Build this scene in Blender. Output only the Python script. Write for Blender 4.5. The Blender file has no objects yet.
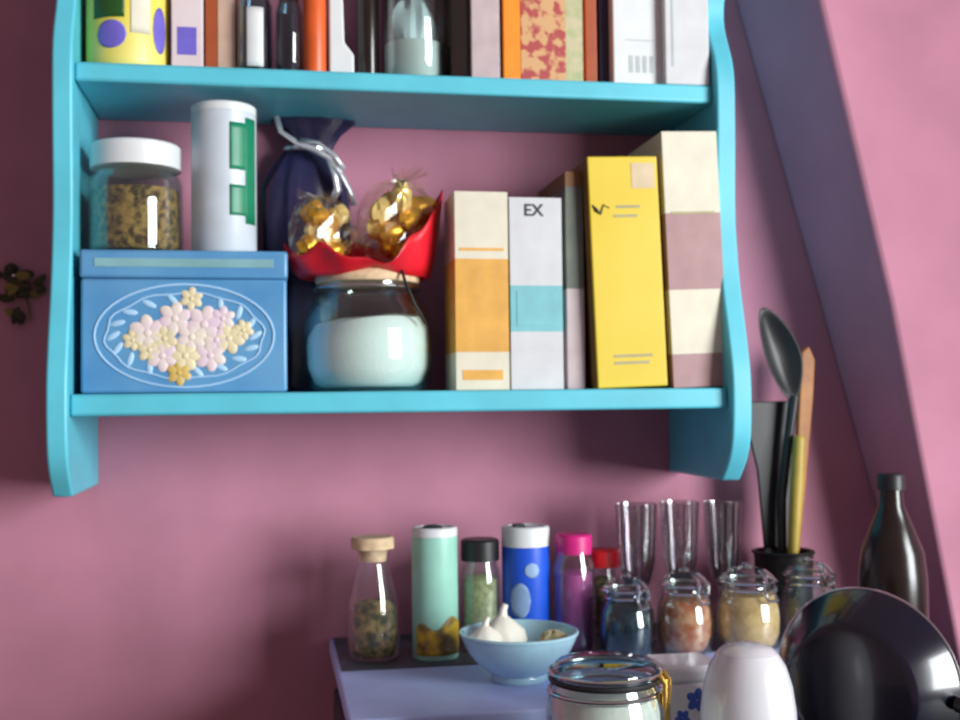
import bpy, bmesh, math, random
from mathutils import Vector, Matrix
random.seed(7)
COL = bpy.context.scene.collection
PI = math.pi

# ------------------------------------------------------------------ camera model
FPX, YAW, PITCH, ROLL, D = 1157.0, .1785, .0354, -.0119, 1.28
CF = Vector((math.sin(YAW)*math.cos(PITCH), math.cos(YAW)*math.cos(PITCH), math.sin(PITCH)))
_r = Vector((math.cos(YAW), -math.sin(YAW), 0)); _u = _r.cross(CF)
CR = math.cos(ROLL)*_r + math.sin(ROLL)*_u
CU = -math.sin(ROLL)*_r + math.cos(ROLL)*_u
CAM = Vector((0, -D, 0))
def ray(px, py): return CF + CR*((px-480)/FPX) - CU*((py-360)/FPX)
def P(px, py, Y):                       # point on the plane y = Y
    d = ray(px, py); return CAM + d*((Y+D)/d.y)
def Pz(px, py, Z):                      # point on the plane z = Z
    d = ray(px, py); return CAM + d*(Z/d.z)
def depth(p): return (p-CAM).dot(CF)

# ------------------------------------------------------------------ materials
def lin(c):
    r = []
    for v in c[:3]:
        v /= 255.0
        r.append(v/12.92 if v <= .04045 else ((v+.055)/1.055)**2.4)
    return (*r, 1)
def mat(name, rgb, rough=.5, metal=0, var=.06, scale=40, bump=0, rgb2=None, coat=0, spec=.5, thresh=None):
    m = bpy.data.materials.new(name); m.use_nodes = True
    nt = m.node_tree; b = nt.nodes['Principled BSDF']
    b.inputs['Roughness'].default_value = rough; b.inputs['Metallic'].default_value = metal
    b.inputs['Specular IOR Level'].default_value = spec
    b.inputs['Coat Weight'].default_value = coat
    tc = nt.nodes.new('ShaderNodeTexCoord'); n = nt.nodes.new('ShaderNodeTexNoise')
    n.inputs['Scale'].default_value = scale; n.inputs['Detail'].default_value = 4
    nt.links.new(tc.outputs['Object'], n.inputs['Vector'])
    rp = nt.nodes.new('ShaderNodeValToRGB')
    c = lin(rgb)
    if rgb2 is None:
        lo = tuple(v*(1-var*2) for v in c[:3])+(1,); hi = tuple(min(1, v*(1+var*2)) for v in c[:3])+(1,)
    else:
        lo, hi = c, lin(rgb2)
    t = thresh or (.3, .7)
    rp.color_ramp.elements[0].position = t[0]; rp.color_ramp.elements[0].color = lo
    rp.color_ramp.elements[1].position = t[1]; rp.color_ramp.elements[1].color = hi
    nt.links.new(n.outputs['Fac'], rp.inputs['Fac']); nt.links.new(rp.outputs['Color'], b.inputs['Base Color'])
    if bump:
        bp = nt.nodes.new('ShaderNodeBump'); bp.inputs['Strength'].default_value = bump; bp.inputs['Distance'].default_value = .002
        nt.links.new(n.outputs['Fac'], bp.inputs['Height']); nt.links.new(bp.outputs['Normal'], b.inputs['Normal'])
    return m
def glassmat(name, tint=(253, 254, 254), edge=.38, rough=.03, gloss=.03):
    m = bpy.data.materials.new(name); m.use_nodes = True
    nt = m.node_tree; nt.nodes.remove(nt.nodes['Principled BSDF'])
    out = nt.nodes['Material Output']
    tr = nt.nodes.new('ShaderNodeBsdfTransparent'); tr.inputs['Color'].default_value = lin(tint)
    gl = nt.nodes.new('ShaderNodeBsdfGlossy'); gl.inputs['Roughness'].default_value = rough
    gl.inputs['Color'].default_value = (.9, .92, .93, 1)
    lw = nt.nodes.new('ShaderNodeLayerWeight'); lw.inputs['Blend'].default_value = .35
    mr = nt.nodes.new('ShaderNodeMapRange'); mr.inputs['To Min'].default_value = gloss; mr.inputs['To Max'].default_value = edge
    nt.links.new(lw.outputs['Facing'], mr.inputs['Value'])
    mx = nt.nodes.new('ShaderNodeMixShader')
    nt.links.new(mr.outputs['Result'], mx.inputs['Fac'])
    nt.links.new(tr.outputs[0], mx.inputs[1]); nt.links.new(gl.outputs[0], mx.inputs[2])
    nt.links.new(mx.outputs[0], out.inputs['Surface'])
    return m

# ------------------------------------------------------------------ mesh builder
class MB:
    def __init__(s): s.v = []; s.f = []; s.m = []
    def add(s, vs, fs, mi=0):
        o = len(s.v); s.v += [tuple(v) for v in vs]; s.f += [tuple(i+o for i in f) for f in fs]; s.m += [mi]*len(fs); return s
    def box(s, x0, x1, y0, y1, z0, z1, mi=0):
        vs = [(x, y, z) for z in (z0, z1) for y in (y0, y1) for x in (x0, x1)]
        return s.add(vs, [(0,2,3,1), (4,5,7,6), (0,1,5,4), (2,6,7,3), (0,4,6,2), (1,3,7,5)], mi)
    def lathe(s, prof, n=40, c=(0,0,0), mi=0, sx=1, sy=1, wob=None):
        vs = []; fs = []
        for k, (r, z) in enumerate(prof):
            for i in range(n):
                a = 2*PI*i/n; w = wob(a, k/(len(prof)-1)) if wob else 1
                vs.append((c[0]+r*w*sx*math.cos(a), c[1]+r*w*sy*math.sin(a), c[2]+z))
        L = len(prof)
        for k in range(L-1):
            for i in range(n):
                j = (i+1) % n
                fs.append((k*n+i, k*n+j, (k+1)*n+j, (k+1)*n+i))
        if prof[0][0] > 1e-5: fs.append(tuple(range(n-1, -1, -1)))
        if prof[-1][0] > 1e-5: fs.append(tuple((L-1)*n+i for i in range(n)))
        return s.add(vs, fs, mi)
    def shell(s, prof, t, n=40, c=(0,0,0), mi=0, bottom=None):      # open vessel: outer profile, wall t
        inner = [(max(.0005, r-t), z) for r, z in prof]
        inner[0] = (.0005, prof[0][1]+t); inner.insert(1, (max(.0005, prof[0][0]-t), prof[0][1]+t))
        full = [(.0005, prof[0][1])] + list(prof) + inner[::-1]
        return s.lathe(full, n, c, mi)
    def tube(s, pts, r, n=10, mi=0, closed=False):
        pts = [Vector(p) for p in pts]; L = len(pts); vs = []; fs = []
        rr = r if isinstance(r, (list, tuple)) else [r]*L
        prev = None
        for k in range(L):
            a = pts[k-1] if (k > 0 or closed) else pts[k]
            b = pts[(k+1) % L] if (k < L-1 or closed) else pts[k]
            t = (b-a).normalized()
            if prev is None:
                q = t.orthogonal().normalized()
            else:
                q = (prev - t*prev.dot(t)); q = q.normalized() if q.length > 1e-6 else t.orthogonal().normalized()
            prev = q; w = t.cross(q)
            for i in range(n):
                an = 2*PI*i/n; vs.append(pts[k] + (q*math.cos(an)+w*math.sin(an))*rr[k])
        for k in range(L if closed else L-1):
            k2 = (k+1) % L
            for i in range(n):
                j = (i+1) % n; fs.append((k*n+i, k*n+j, k2*n+j, k2*n+i))
        if not closed:
            fs.append(tuple(range(n-1, -1, -1))); fs.append(tuple((L-1)*n+i for i in range(n)))
        return s.add(vs, fs, mi)
    def ell(s, c, rad, rot=None, n=16, m=10, mi=0, wob=None):
        R = rot.to_matrix() if rot else Matrix.Identity(3); vs = []; fs = []
        for k in range(m+1):
            th = PI*k/m
            for i in range(n):
                a = 2*PI*i/n
                v = Vector((math.sin(th)*math.cos(a), math.sin(th)*math.sin(a), -math.cos(th)))
                w = wob(a, th) if wob else 1
                v = Vector((v.x*rad[0], v.y*rad[1], v.z*rad[2]))*w
                vs.append(R @ v + Vector(c))
        for k in range(m):
            for i in range(n):
                j = (i+1) % n; fs.append((k*n+i, k*n+j, (k+1)*n+j, (k+1)*n+i))
        return s.add(vs, fs, mi)
    def prism(s, poly, a, b, axis='x', mi=0):                     # poly in the two other axes
        n = len(poly)
        def pt(t, p):
            return {'x': (t, p[0], p[1]), 'y': (p[0], t, p[1]), 'z': (p[0], p[1], t)}[axis]
        vs = [pt(a, p) for p in poly]+[pt(b, p) for p in poly]
        fs = [tuple(range(n-1, -1, -1)), tuple(range(n, 2*n))]+[(i, (i+1) % n, n+(i+1) % n, n+i) for i in range(n)]
        return s.add(vs, fs, mi)
    def build(s, name, mats, parent=None, smooth=True, bevel=0, sharp=40, solid=0, subd=0):
        if not isinstance(mats, (list, tuple)): mats = [mats]
        me = bpy.data.meshes.new(name); me.from_pydata(s.v, [], s.f); 
        for m in mats: me.materials.append(m)
        for p, mi in zip(me.polygons, s.m): p.material_index = mi
        bm = bmesh.new(); bm.from_mesh(me)
        bmesh.ops.remove_doubles(bm, verts=bm.verts, dist=1e-6)
        bmesh.ops.recalc_face_normals(bm, faces=bm.faces)
        for f in bm.faces: f.smooth = smooth
        for e in bm.edges:
            if len(e.link_faces) == 2 and e.calc_face_angle(0) > math.radians(sharp): e.smooth = False
        bm.to_mesh(me); bm.free()
        o = bpy.data.objects.new(name, me); COL.objects.link(o)
        if parent: o.parent = parent
        if solid:
            md = o.modifiers.new('solid', 'SOLIDIFY'); md.thickness = solid; md.offset = 0
        if subd:
            md = o.modifiers.new('subd', 'SUBSURF'); md.levels = subd; md.render_levels = subd
        if bevel:
            md = o.modifiers.new('bevel', 'BEVEL'); md.width = bevel; md.segments = 3; md.limit_method = 'ANGLE'; md.angle_limit = math.radians(35)
        return o
def tag(o, label, cat, group=None, kind=None):
    o['label'] = label; o['category'] = cat
    if group: o['group'] = group
    if kind: o['kind'] = kind
    return o
def thing(name, label, cat, loc, rz=0, group=None, rot=None):
    o = bpy.data.objects.new(name, None); COL.objects.link(o); o.empty_display_size = .02
    o.location = loc; o.rotation_euler = rot if rot else (0, 0, rz)
    return tag(o, label, cat, group)
def struct(o): o['kind'] = 'structure'; return o
def plabel(o, t): o['label'] = t; return o

# ------------------------------------------------------------------ palette
M = {}
M['wall'] = mat('pink_plaster', (182, 122, 143), .85, var=.05, scale=9, bump=.15)
M['floor'] = mat('floor_boards', (120, 92, 70), .6, var=.1, scale=6)
M['blue'] = mat('blue_paint', (90, 192, 210), .42, var=.05, scale=14)
M['lav'] = mat('lavender_paint', (180, 198, 248), .45, var=.04, scale=20)
M['shade_strip'] = mat('shade_grey', (74, 78, 88), .5, var=.12, scale=60)  # dark grey standing in for shade at the back of the ledge
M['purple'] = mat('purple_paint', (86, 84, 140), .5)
M['counter'] = mat('counter_top', (70, 66, 74), .45, var=.15, scale=90)
M['cab'] = mat('cabinet_wood', (120, 86, 66), .55, var=.12, scale=12)
M['glass'] = glassmat('clear_glass')
M['tglass'] = glassmat('grey_glass', (226, 224, 226), .7, gloss=.12)
M['gglass'] = glassmat('greenish_glass', (243, 250, 247), .42, gloss=.04)
M['dglass'] = glassmat('smoky_glass', (205, 220, 226), .45, gloss=.05)
M['cello'] = glassmat('cellophane', (254, 253, 248), .35, rough=.16, gloss=.06)
M['chrome'] = mat('steel', (205, 208, 210), .18, metal=1, var=.03)
M['brass'] = mat('brass', (222, 184, 96), .25, metal=1, var=.03)
M['white'] = mat('white_plastic', (216, 220, 220), .4, var=.02)
M['cer'] = mat('white_ceramic', (208, 208, 212), .22, var=.02, coat=.3)
M['cream'] = mat('cream_card', (216, 211, 190), .6, var=.03)
M['orange_y'] = mat('amber_card', (218, 164, 74), .6, var=.06)
M['mauve'] = mat('mauve_card', (168, 132, 132), .6, var=.05)
M['pale'] = mat('pale_grey_card', (202, 204, 206), .55, var=.03)
M['teal'] = mat('teal_card', (118, 184, 190), .55, var=.05)
M['dark'] = mat('dark_print', (34, 48, 50), .5)
M['grey'] = mat('charcoal_card', (78, 84, 80), .6, rgb2=(110, 116, 104), scale=25)
M['pinkgrey'] = mat('pink_grey_card', (186, 168, 170), .6)
M['yellow'] = mat('yellow_card', (214, 186, 26), .5, rgb2=(222, 198, 66), scale=8)
M['greyprint'] = mat('faded_print', (168, 160, 120), .6)
M['greypatch'] = mat('grey_patch', (204, 184, 150), .6)
M['brownside'] = mat('brown_card', (112, 76, 36), .6)
M['tin'] = mat('blue_tin_print', (74, 136, 186), .35, rgb2=(98, 156, 196), scale=16)
M['tinlite'] = mat('pale_blue_print', (166, 206, 236), .4, var=.05)
M['tingreen'] = mat('sage_print', (126, 172, 178), .4)
M['petal'] = mat('pale_pink_petal', (220, 196, 212), .5, rgb2=(226, 218, 196), scale=60)
M['petal2'] = mat('cream_petal', (220, 208, 168), .5)
M['petal3'] = mat('ochre_petal', (206, 176, 96), .5)
M['spice'] = mat('brown_spice', (70, 48, 26), .8, rgb2=(176, 132, 74), scale=160, bump=.5, thresh=(.4, .62))
M['herb'] = mat('dried_herbs', (58, 62, 40), .8, rgb2=(150, 128, 84), scale=120, bump=.5, thresh=(.4, .62))
M['green'] = mat('green_print', (20, 128, 92), .4)
M['canwhite'] = mat('can_white', (196, 206, 214), .35, var=.03)
M['navy'] = mat('navy_wrap', (26, 26, 54), .3, rgb2=(48, 44, 80), scale=25)
M['silver'] = mat('silver_ribbon', (216, 220, 226), .25, metal=.6)
M['sugar'] = mat('white_sugar', (248, 248, 250), .8, var=.01, scale=300, bump=.2)
M['red'] = mat('red_tissue', (206, 22, 40), .38, var=.1, scale=30, bump=.2)
M['gold'] = mat('gold_foil', (212, 158, 48), .3, metal=.6, var=.15, scale=60)
M['goldl'] = mat('pale_gold_foil', (236, 206, 130), .3, metal=.4, var=.12, scale=60)
M['cork'] = mat('beige_cork', (214, 186, 150), .8, var=.1, scale=120)
M['palegreen'] = mat('pale_green_tin', (150, 206, 186), .38, var=.04)
M['harvest'] = mat('harvest_print', (206, 170, 40), .45, rgb2=(110, 92, 50), scale=55, thresh=(.42, .6))
M['black'] = mat('black_plastic', (24, 24, 26), .45)
M['oat'] = mat('cream_grain', (196, 190, 150), .8, rgb2=(150, 140, 100), scale=170, bump=.5)
M['sblue'] = mat('cobalt_card', (22, 84, 206), .42, var=.06)
M['sbluel'] = mat('grey_blue_print', (136, 166, 200), .45)
M['magenta'] = mat('magenta_plastic', (206, 34, 122), .4)
M['pinkc'] = mat('purple_powder', (170, 74, 140), .7, rgb2=(96, 60, 104), scale=20)
M['redp'] = mat('red_plastic', (214, 20, 32), .38)
M['bowl'] = mat('pale_blue_glaze', (170, 214, 228), .25, var=.05, coat=.3)
M['garlic'] = mat('garlic_skin', (240, 240, 224), .55, var=.03, scale=70)
M['terra'] = mat('terracotta_spice', (190, 96, 62), .75, rgb2=(214, 150, 116), scale=110, bump=.4, thresh=(.4, .6))
M['beans'] = mat('beige_beans', (206, 180, 124), .7, rgb2=(176, 146, 92), scale=90, bump=.4)
M['slate'] = mat('dark_tea', (50, 58, 60), .6, rgb2=(92, 100, 100), scale=110, bump=.4)
M['rice'] = mat('pale_flour', (232, 222, 222), .8, var=.03, scale=140, bump=.3)
M['bluep'] = mat('blue_flower_print', (60, 84, 170), .4)
M['pan'] = mat('navy_enamel', (14, 14, 30), .2, var=.05, coat=.3)
M['wood'] = mat('warm_wood', (176, 118, 56), .55, rgb2=(140, 86, 40), scale=30)
M['olive'] = mat('olive_handle', (178, 152, 62), .5)
M['bottle'] = mat('brown_bottle', (32, 22, 20), .22, var=.1)
M['leafd'] = mat('dark_leaf', (34, 34, 24), .8, rgb2=(70, 66, 34), scale=60)
M['straw'] = mat('straw_leaf', (120, 104, 48), .8)
M['jarlid'] = mat('pale_jar_label', (222, 212, 120), .4)
M['ylabel'] = mat('yellow_label', (226, 206, 50), .4, rgb2=(232, 222, 130), scale=12)
M['dgreen'] = mat('dark_green_label', (36, 84, 30), .4)
M['violet'] = mat('violet_print', (112, 100, 196), .4)
M['pinkcard'] = mat('pinkish_white_card', (214, 190, 190), .55, rgb2=(224, 216, 220), scale=10)
M['rust'] = mat('rust_card', (158, 74, 34), .5)
M['tan'] = mat('tan_card', (190, 160, 140), .55)
M['plum'] = mat('plum_glass', (84, 50, 58), .25)
M['oranget'] = mat('orange_plastic', (216, 92, 34), .4)
M['floral'] = mat('floral_print', (206, 160, 110), .5, rgb2=(170, 66, 66), scale=75, thresh=(.48, .56))
M['floralg'] = mat('floral_green_print', (150, 170, 110), .5, rgb2=(206, 190, 160), scale=60)
M['orange'] = mat('orange_card', (250, 140, 18), .5)
M['inkg'] = mat('grey_ink', (176, 186, 186), .6)
M['paper'] = mat('page_paper', (226, 218, 200), .8, scale=200)

# ------------------------------------------------------------------ dimensions
XLo, XLi, XRi, XRo = -.1993, -.1806, .4511, .4715
ZU, ZUb, ZL, ZLb, ZB = .3237, .3051, .0104, -.010, -.084
ZT = .60
ZR, ZC = -.256, -.31

# ------------------------------------------------------------------ the setting
wb = MB().box(-1.6, 2.2, 0, .12, -1.2, 1.35).build('wall_back', M['wall'], smooth=False); struct(wb)
fl = MB().box(-1.6, 2.2, -3.2, .12, -1.26, -1.2).build('floor', M['floor'], smooth=False); struct(fl)
# slanting chimney breast on the right, standing out from the back wall
YB = -.12
oe = [P(948, 606, YB), P(890, 300, YB), P(820, 0, YB)]
ie = [P(902, 606, 0), P(818, 300, 0), P(734, 0, 0)]
def ext(a, b, z): t = (z-a.z)/(b.z-a.z); return a.lerp(b, t)
rows = []
for z in (ZC+.0005, None, None, .52, 1.35):
    rows.append(z)
front = [ext(oe[1], oe[0], ZC+.0005), oe[1], ext(oe[1], oe[2], .47)]
inner = [ext(ie[1], ie[0], ZC+.0005), ie[1], ext(ie[1], ie[2], .47)]
front.append(Vector((front[2].x-.01, YB, 1.35))); inner.append(Vector((inner[2].x-.005, 0, 1.35)))
vs = []; fs = []
PLAN = [(0, 0), (.03, .001), (.07, .006), (.12, .016), (.18, .034), (.26, .066), (.36, .115), (.5, .19), (.62, .25)]  # invented forward curve, shaped so the front face darkens toward the right
NP = len(PLAN)+3
for f_, i_ in zip(front, inner):
    vs += [(i_.x, .0, i_.z)] + [(f_.x+dx, YB-dy, f_.z) for dx, dy in PLAN] + [(2.2, YB-.25, f_.z), (2.2, .0, f_.z)]
for k in range(3):
    a, b = NP*k, NP*(k+1)
    for q in range(NP):
        q2 = (q+1) % NP; fs.append((a+q, a+q2, b+q2, b+q))
fs += [tuple(range(NP-1, -1, -1)), tuple(3*NP+q for q in range(NP))]
br = MB().add(vs, fs).build('wall_right', M['wall'], sharp=30, bevel=.006); struct(br)

# ------------------------------------------------------------------ counter and raised back shelf
t = thing('kitchen_counter', 'dark kitchen counter running below the raised lavender ledge', 'counter', (0.3, -.36, -1.2))
XC = Pz(337, 669, ZR).x+.004-.3
MB().box(XC, 1.6, -.36, .359, ZC+1.2-.035, ZC+1.2).build('worktop', M['counter'], t, bevel=.004)
MB().box(XC+.01, 1.59, -.32, .359, .1, ZC+1.2-.0352).build('cabinet_body', M['cab'], t, bevel=.003)
MB().box(XC+.01, 1.59, -.27, .34, 0, .0998).build('plinth', M['dark'], t)
for k in range(4):
    x0 = XC+.02+.455*k
    d = MB().box(x0, x0+.445, -.34, -.3202, .12, .83).build('door', M['cab'], t, bevel=.004)
    MB().tube([(x0+.40, -.345, .62), (x0+.40, -.365, .62), (x0+.40, -.365, .76), (x0+.40, -.345, .76)], .005).build('handle', M['chrome'], d)
lp = Pz(337, 669, ZR)
XR0 = lp.x; XR1 = .60; YR = -.332
t = thing('raised_ledge', 'lavender-painted raised ledge along the wall carrying jars and bowl', 'ledge', ((XR0+XR1)/2, YR/2, ZC))
hw = (XR1-XR0)/2; hd = -YR/2-.001
MB().box(-hw, hw, -hd, hd, ZR-ZC-.016, ZR-ZC-.0008).build('ledge_top', M['lav'], t, bevel=.002)
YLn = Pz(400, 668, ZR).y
plabel(MB().box(-hw+.004, hw-.004, YLn-YR/2, hd, ZR-ZC-.0007, ZR-ZC).build('shade_strip', M['shade_strip'], t), 'dark grey strip of painted shade along the back of the ledge')  # added thin sheet, paints the contact shade under the back row
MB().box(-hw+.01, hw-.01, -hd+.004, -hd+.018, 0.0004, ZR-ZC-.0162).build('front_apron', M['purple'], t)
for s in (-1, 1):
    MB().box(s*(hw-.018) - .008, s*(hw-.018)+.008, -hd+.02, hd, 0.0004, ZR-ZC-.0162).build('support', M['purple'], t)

# ------------------------------------------------------------------ blue wall shelf
t = thing('wall_shelf', 'light blue painted wall shelf with wavy side panels on pink wall', 'shelf', ((XLo+XRo)/2, 0, ZB))
ox = (XLo+XRo)/2
zs = [-.084, -.06, -.032, .018, .06, .114, .16, .2, .281, .341, .40, .46, .52, .58, .63, .655]
ys = [-.158, -.180, -.190, -.192, -.184, -.170, -.163, -.161, -.165, -.163, -.140, -.160, -.166, -.162, -.12, -.06]
def catmull(a, n=5):
    out = []
    for k in range(len(a)-1):
        p0 = a[max(0, k-1)]; p1 = a[k]; p2 = a[k+1]; p3 = a[min(len(a)-1, k+2)]
        for i in range(n):
            u = i/n; out.append(.5*(2*p1+(p2-p0)*u+(2*p0-5*p1+4*p2-p3)*u*u+(3*p1-p0-3*p2+p3)*u**3))
    return out+[a[-1]]
prof = list(zip(catmull(ys), [z-ZB for z in catmull(zs)]))
poly = [(-.0008, prof[0][1])] + prof + [(-.0008, prof[-1][1])]
for a, b in ((XLo, XLi), (XRi, XRo)):
    MB().prism(poly, a-ox, b-ox).build('side_panel', M['blue'], t, bevel=.0025, sharp=50)
for z0, z1, y in ((ZUb, ZU, -.155), (ZLb, ZL, -.18), (ZT, ZT+.018, -.15)):
    MB().box(XLi-ox+.0003, XRi-ox-.0003, y, -.0008, z0-ZB, z1-ZB).build('shelf_board', M['blue'], t, bevel=.003)

# ------------------------------------------------------------------ generic makers
E_ = .0004
def span(pl, pr, py, Y):
    a = P(pl, py, Y); b = P(pr, py, Y); return a.x, b.x
def boxthing(name, label, cat, pl, pr, ptop, Yf, dep, z0, segs, mats, tilt=0, group=None, body='carton', pybase=None, bev=.0015, rz=0):
    """carton whose front face stands on the plane y = Yf; segs = [(fraction from the base, material index)...]"""
    x0, x1 = span(pl, pr, pybase or ptop+60, Yf)
    h = P((pl+pr)/2, ptop, Yf).z - z0
    t = thing(name, label, cat, (x0, Yf, z0+E_), rot=(0, -math.radians(tilt), rz), group=group)
    w = x1-x0; m = MB(); z = 0
    for fr, mi in segs:
        m.box(0, w, 0, dep, z*h, fr*h, mi); z = fr
    m2 = MB(); m2.v, m2.f, m2.m = m.v, m.f, m.m
    bo = m2.build(body, mats, t, smooth=False, bevel=0 if len(segs) > 1 else bev)
    return bo, w, h
def roundpos(pl, pr, py, Y):
    c = P((pl+pr)/2, py, Y); r = (pr-pl)/2*depth(c)/FPX
    return c.x, r
def frontY(px, py, z, pl, pr):           # centre depth of a round thing whose lowest front point is seen at px, py
    p = Pz(px, py, z); r = (pr-pl)/2*depth(p)/FPX
    return p.y + r

def text(name, s, size, m, parent, loc, rot=(PI/2, 0, 0), ext_=.0003):
    cu = bpy.data.curves.new(name, 'FONT'); cu.body = s; cu.size = size; cu.extrude = ext_; cu.offset = size*.02
    tmp = bpy.data.objects.new(name, cu); COL.objects.link(tmp)
    me = bpy.data.meshes.new_from_object(tmp.evaluated_get(bpy.context.evaluated_depsgraph_get()))
    bpy.data.objects.remove(tmp); me.materials.clear(); me.materials.append(m)
    o = bpy.data.objects.new(name, me); COL.objects.link(o); o.parent = parent; o.location = loc; o.rotation_euler = rot
    return o

# ------------------------------------------------------------------ lower shelf, right: cartons and books
FG = None
t, w, h = boxthing('carton', group='cartons on the lower shelf', label='slim carton, cream above and amber below, beside the red tissue', cat='box', pl=455, pr=508, ptop=192, Yf=-.166, dep=.07, z0=ZL, segs=[(.19, 0), (.66, 1), (1, 0)], mats=[M['cream'], M['orange_y']])
MB().box(w*.08, w*.92, -.0004, 0.0002, h*.7, h*.715).build('printed_line', M['orange_y'], t)
MB().box(w*.12, w*.88, -.0004, 0.0002, h*.05, h*.1).build('printed_panel', M['orange_y'], t)
t, w, h = boxthing('carton', group='cartons on the lower shelf', label='pale grey carton with teal band and dark lettering at top', cat='box', pl=510, pr=562, ptop=198, Yf=-.165, dep=.11, z0=ZL, segs=[(.30, 0), (.54, 1), (1, 0)], mats=[M['pale'], M['teal']])
text('lettering', 'EX', .0165, M['dark'], t, (w*.27, -.0003, h*.905))
MB().box(w*.12, w*.88, -.0005, 0.0002, h*.33, h*.51).build('printed_panel', M['teal'], t)
t, w, h = boxthing('notebook', 'thin charcoal book with pinkish base, between teal-banded carton and yellow book', 'book', 566, 583, 172, -.150, .12, ZL,
    [(.46, 1), (.93, 0), (1, 2)], [M['grey'], M['pinkgrey'], M['brownside']])
t, w, h = boxthing('yellow_book', 'thick yellow book with dark scrawl near the top of its spine', 'book', 598, 668, 158, -.166, .115, ZL,
    [(1, 0)], [M['yellow']], tilt=1.9, body='cover', pybase=383)
MB().box(-.0012, -.0002, .003, .112, .002, h-.002).build('side_cover', M['brownside'], t)
for k, (a, b, z) in enumerate(((.38, .72, .775), (.34, .68, .735), (.25, .8, .13), (.25, .75, .10))):
    MB().box(w*a, w*b, -.0004, 0, h*z, h*(z+.012)).build('printed_line', M['greyprint'], t)
MB().tube([(w*.04, -.0004, h*.79), (w*.10, -.0004, h*.765), (w*.15, -.0004, h*.75), (w*.2, -.0004, h*.79), (w*.28, -.0004, h*.775)], [.0006, .002, .0012, .0008, .0006], 8).build('printed_mark', M['dark'], t)
MB().box(w*.62, w*.95, -.0004, 0, h*.86, h*.97).build('printed_panel', M['greypatch'], t)
t, w, h = boxthing('carton', group='cartons on the lower shelf', label='tallest carton at right end, banded cream and mauve', cat='box', pl=674, pr=729, ptop=133, Yf=-.168, dep=.115, z0=ZL, segs=[(.13, 1), (.38, 0), (.68, 1), (1, 0)], mats=[M['cream'], M['mauve']], tilt=1.9, pybase=383)
MB().box(w*.1, w*.9, -.0004, 0, h*.675, h*.685).build('printed_line', M['greyprint'], t)

# ------------------------------------------------------------------ lower shelf, left: blue tin with jar and can on it
YT = -.168; td = .115
x0, x1 = span(79, 288, 320, YT); zt = P(180, 250, YT).z
t = thing('storage_tin', 'blue rectangular tin with oval floral medallion, left end of shelf', 'tin', ((x0+x1)/2, YT+td/2, ZL+E_))
hw = (x1-x0)/2; hh = zt-ZL-E_; hd = td/2
bo = MB().box(-hw+.001, hw-.001, -hd+.001, hd-.001, 0, hh*.80).build('body', M['tin'], t, bevel=.003)
lid = MB().box(-hw, hw, -hd, hd, hh*.802, hh).build('lid', M['tin'], t, bevel=.003)
MB().box(-hw*.86, hw*.86, -hd-.0006, -hd, hh*.88, hh*.94).build('printed_band', M['tingreen'], lid, bevel=.0002)
zc = hh*.40; yf = -hd+.0006
def ring(rx, rz_, r, n=48, wave=0):
    return [(rx*math.cos(2*PI*i/n)*(1+wave*math.sin(10*2*PI*i/n)), yf, zc+rz_*math.sin(2*PI*i/n)*(1+wave*math.sin(10*2*PI*i/n))) for i in range(n)]
MB().tube(ring(hw*.86, hh*.36, 0), .0011, 6, closed=True).build('oval_border', M['tinlite'], bo)
MB().tube(ring(hw*.76, hh*.30, 0, wave=.025), .0009, 6, closed=True).build('oval_border', M['tinlite'], bo)
for i in range(18):
    a = 2*PI*i/18
    m = MB().ell((hw*.68*math.cos(a), yf+.0003, zc+hh*.255*math.sin(a)), (.007, .0008, .0028), Matrix.Rotation(-a-.6, 3, 'Y').to_euler(), 10, 6)
    m.build('leaf_print', M['tinlite'], bo)
flowers = [(-.36, .02, 'petal', .017), (-.1, .12, 'petal', .016), (.18, .08, 'petal', .018), (.42, -.02, 'petal2', .015), (.0, -.14, 'petal2', .015),
           (-.22, -.14, 'petal', .015), (.24, -.14, 'petal', .015), (-.06, -.26, 'petal3', .012), (.06, .26, 'petal2', .011), (-.5, -.03, 'petal2', .010), (.56, .04, 'petal2', .010)]
flowers += [(.06, -.01, 'petal', .015), (-.2, -.02, 'petal2', .013), (.3, -.03, 'petal', .013), (-.34, -.10, 'petal2', .012), (.36, .12, 'petal', .012)]
for fx, fz, mm, R in flowers:
    m = MB()
    for i in range(6):
        a = 2*PI*i/6+fx*7
        m.ell((hw*fx+R*.5*math.cos(a), yf, zc+hh*fz+R*.5*math.sin(a)), (R*.52, .0012, R*.36), Matrix.Rotation(-a, 3, 'Y').to_euler(), 10, 6)
    m.ell((hw*fx, yf-.0008, zc+hh*fz), (R*.22, .001, R*.22), None, 10, 6)
    m.build('flower_print', M[mm], bo)
ZTN = zt+.0004

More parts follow.
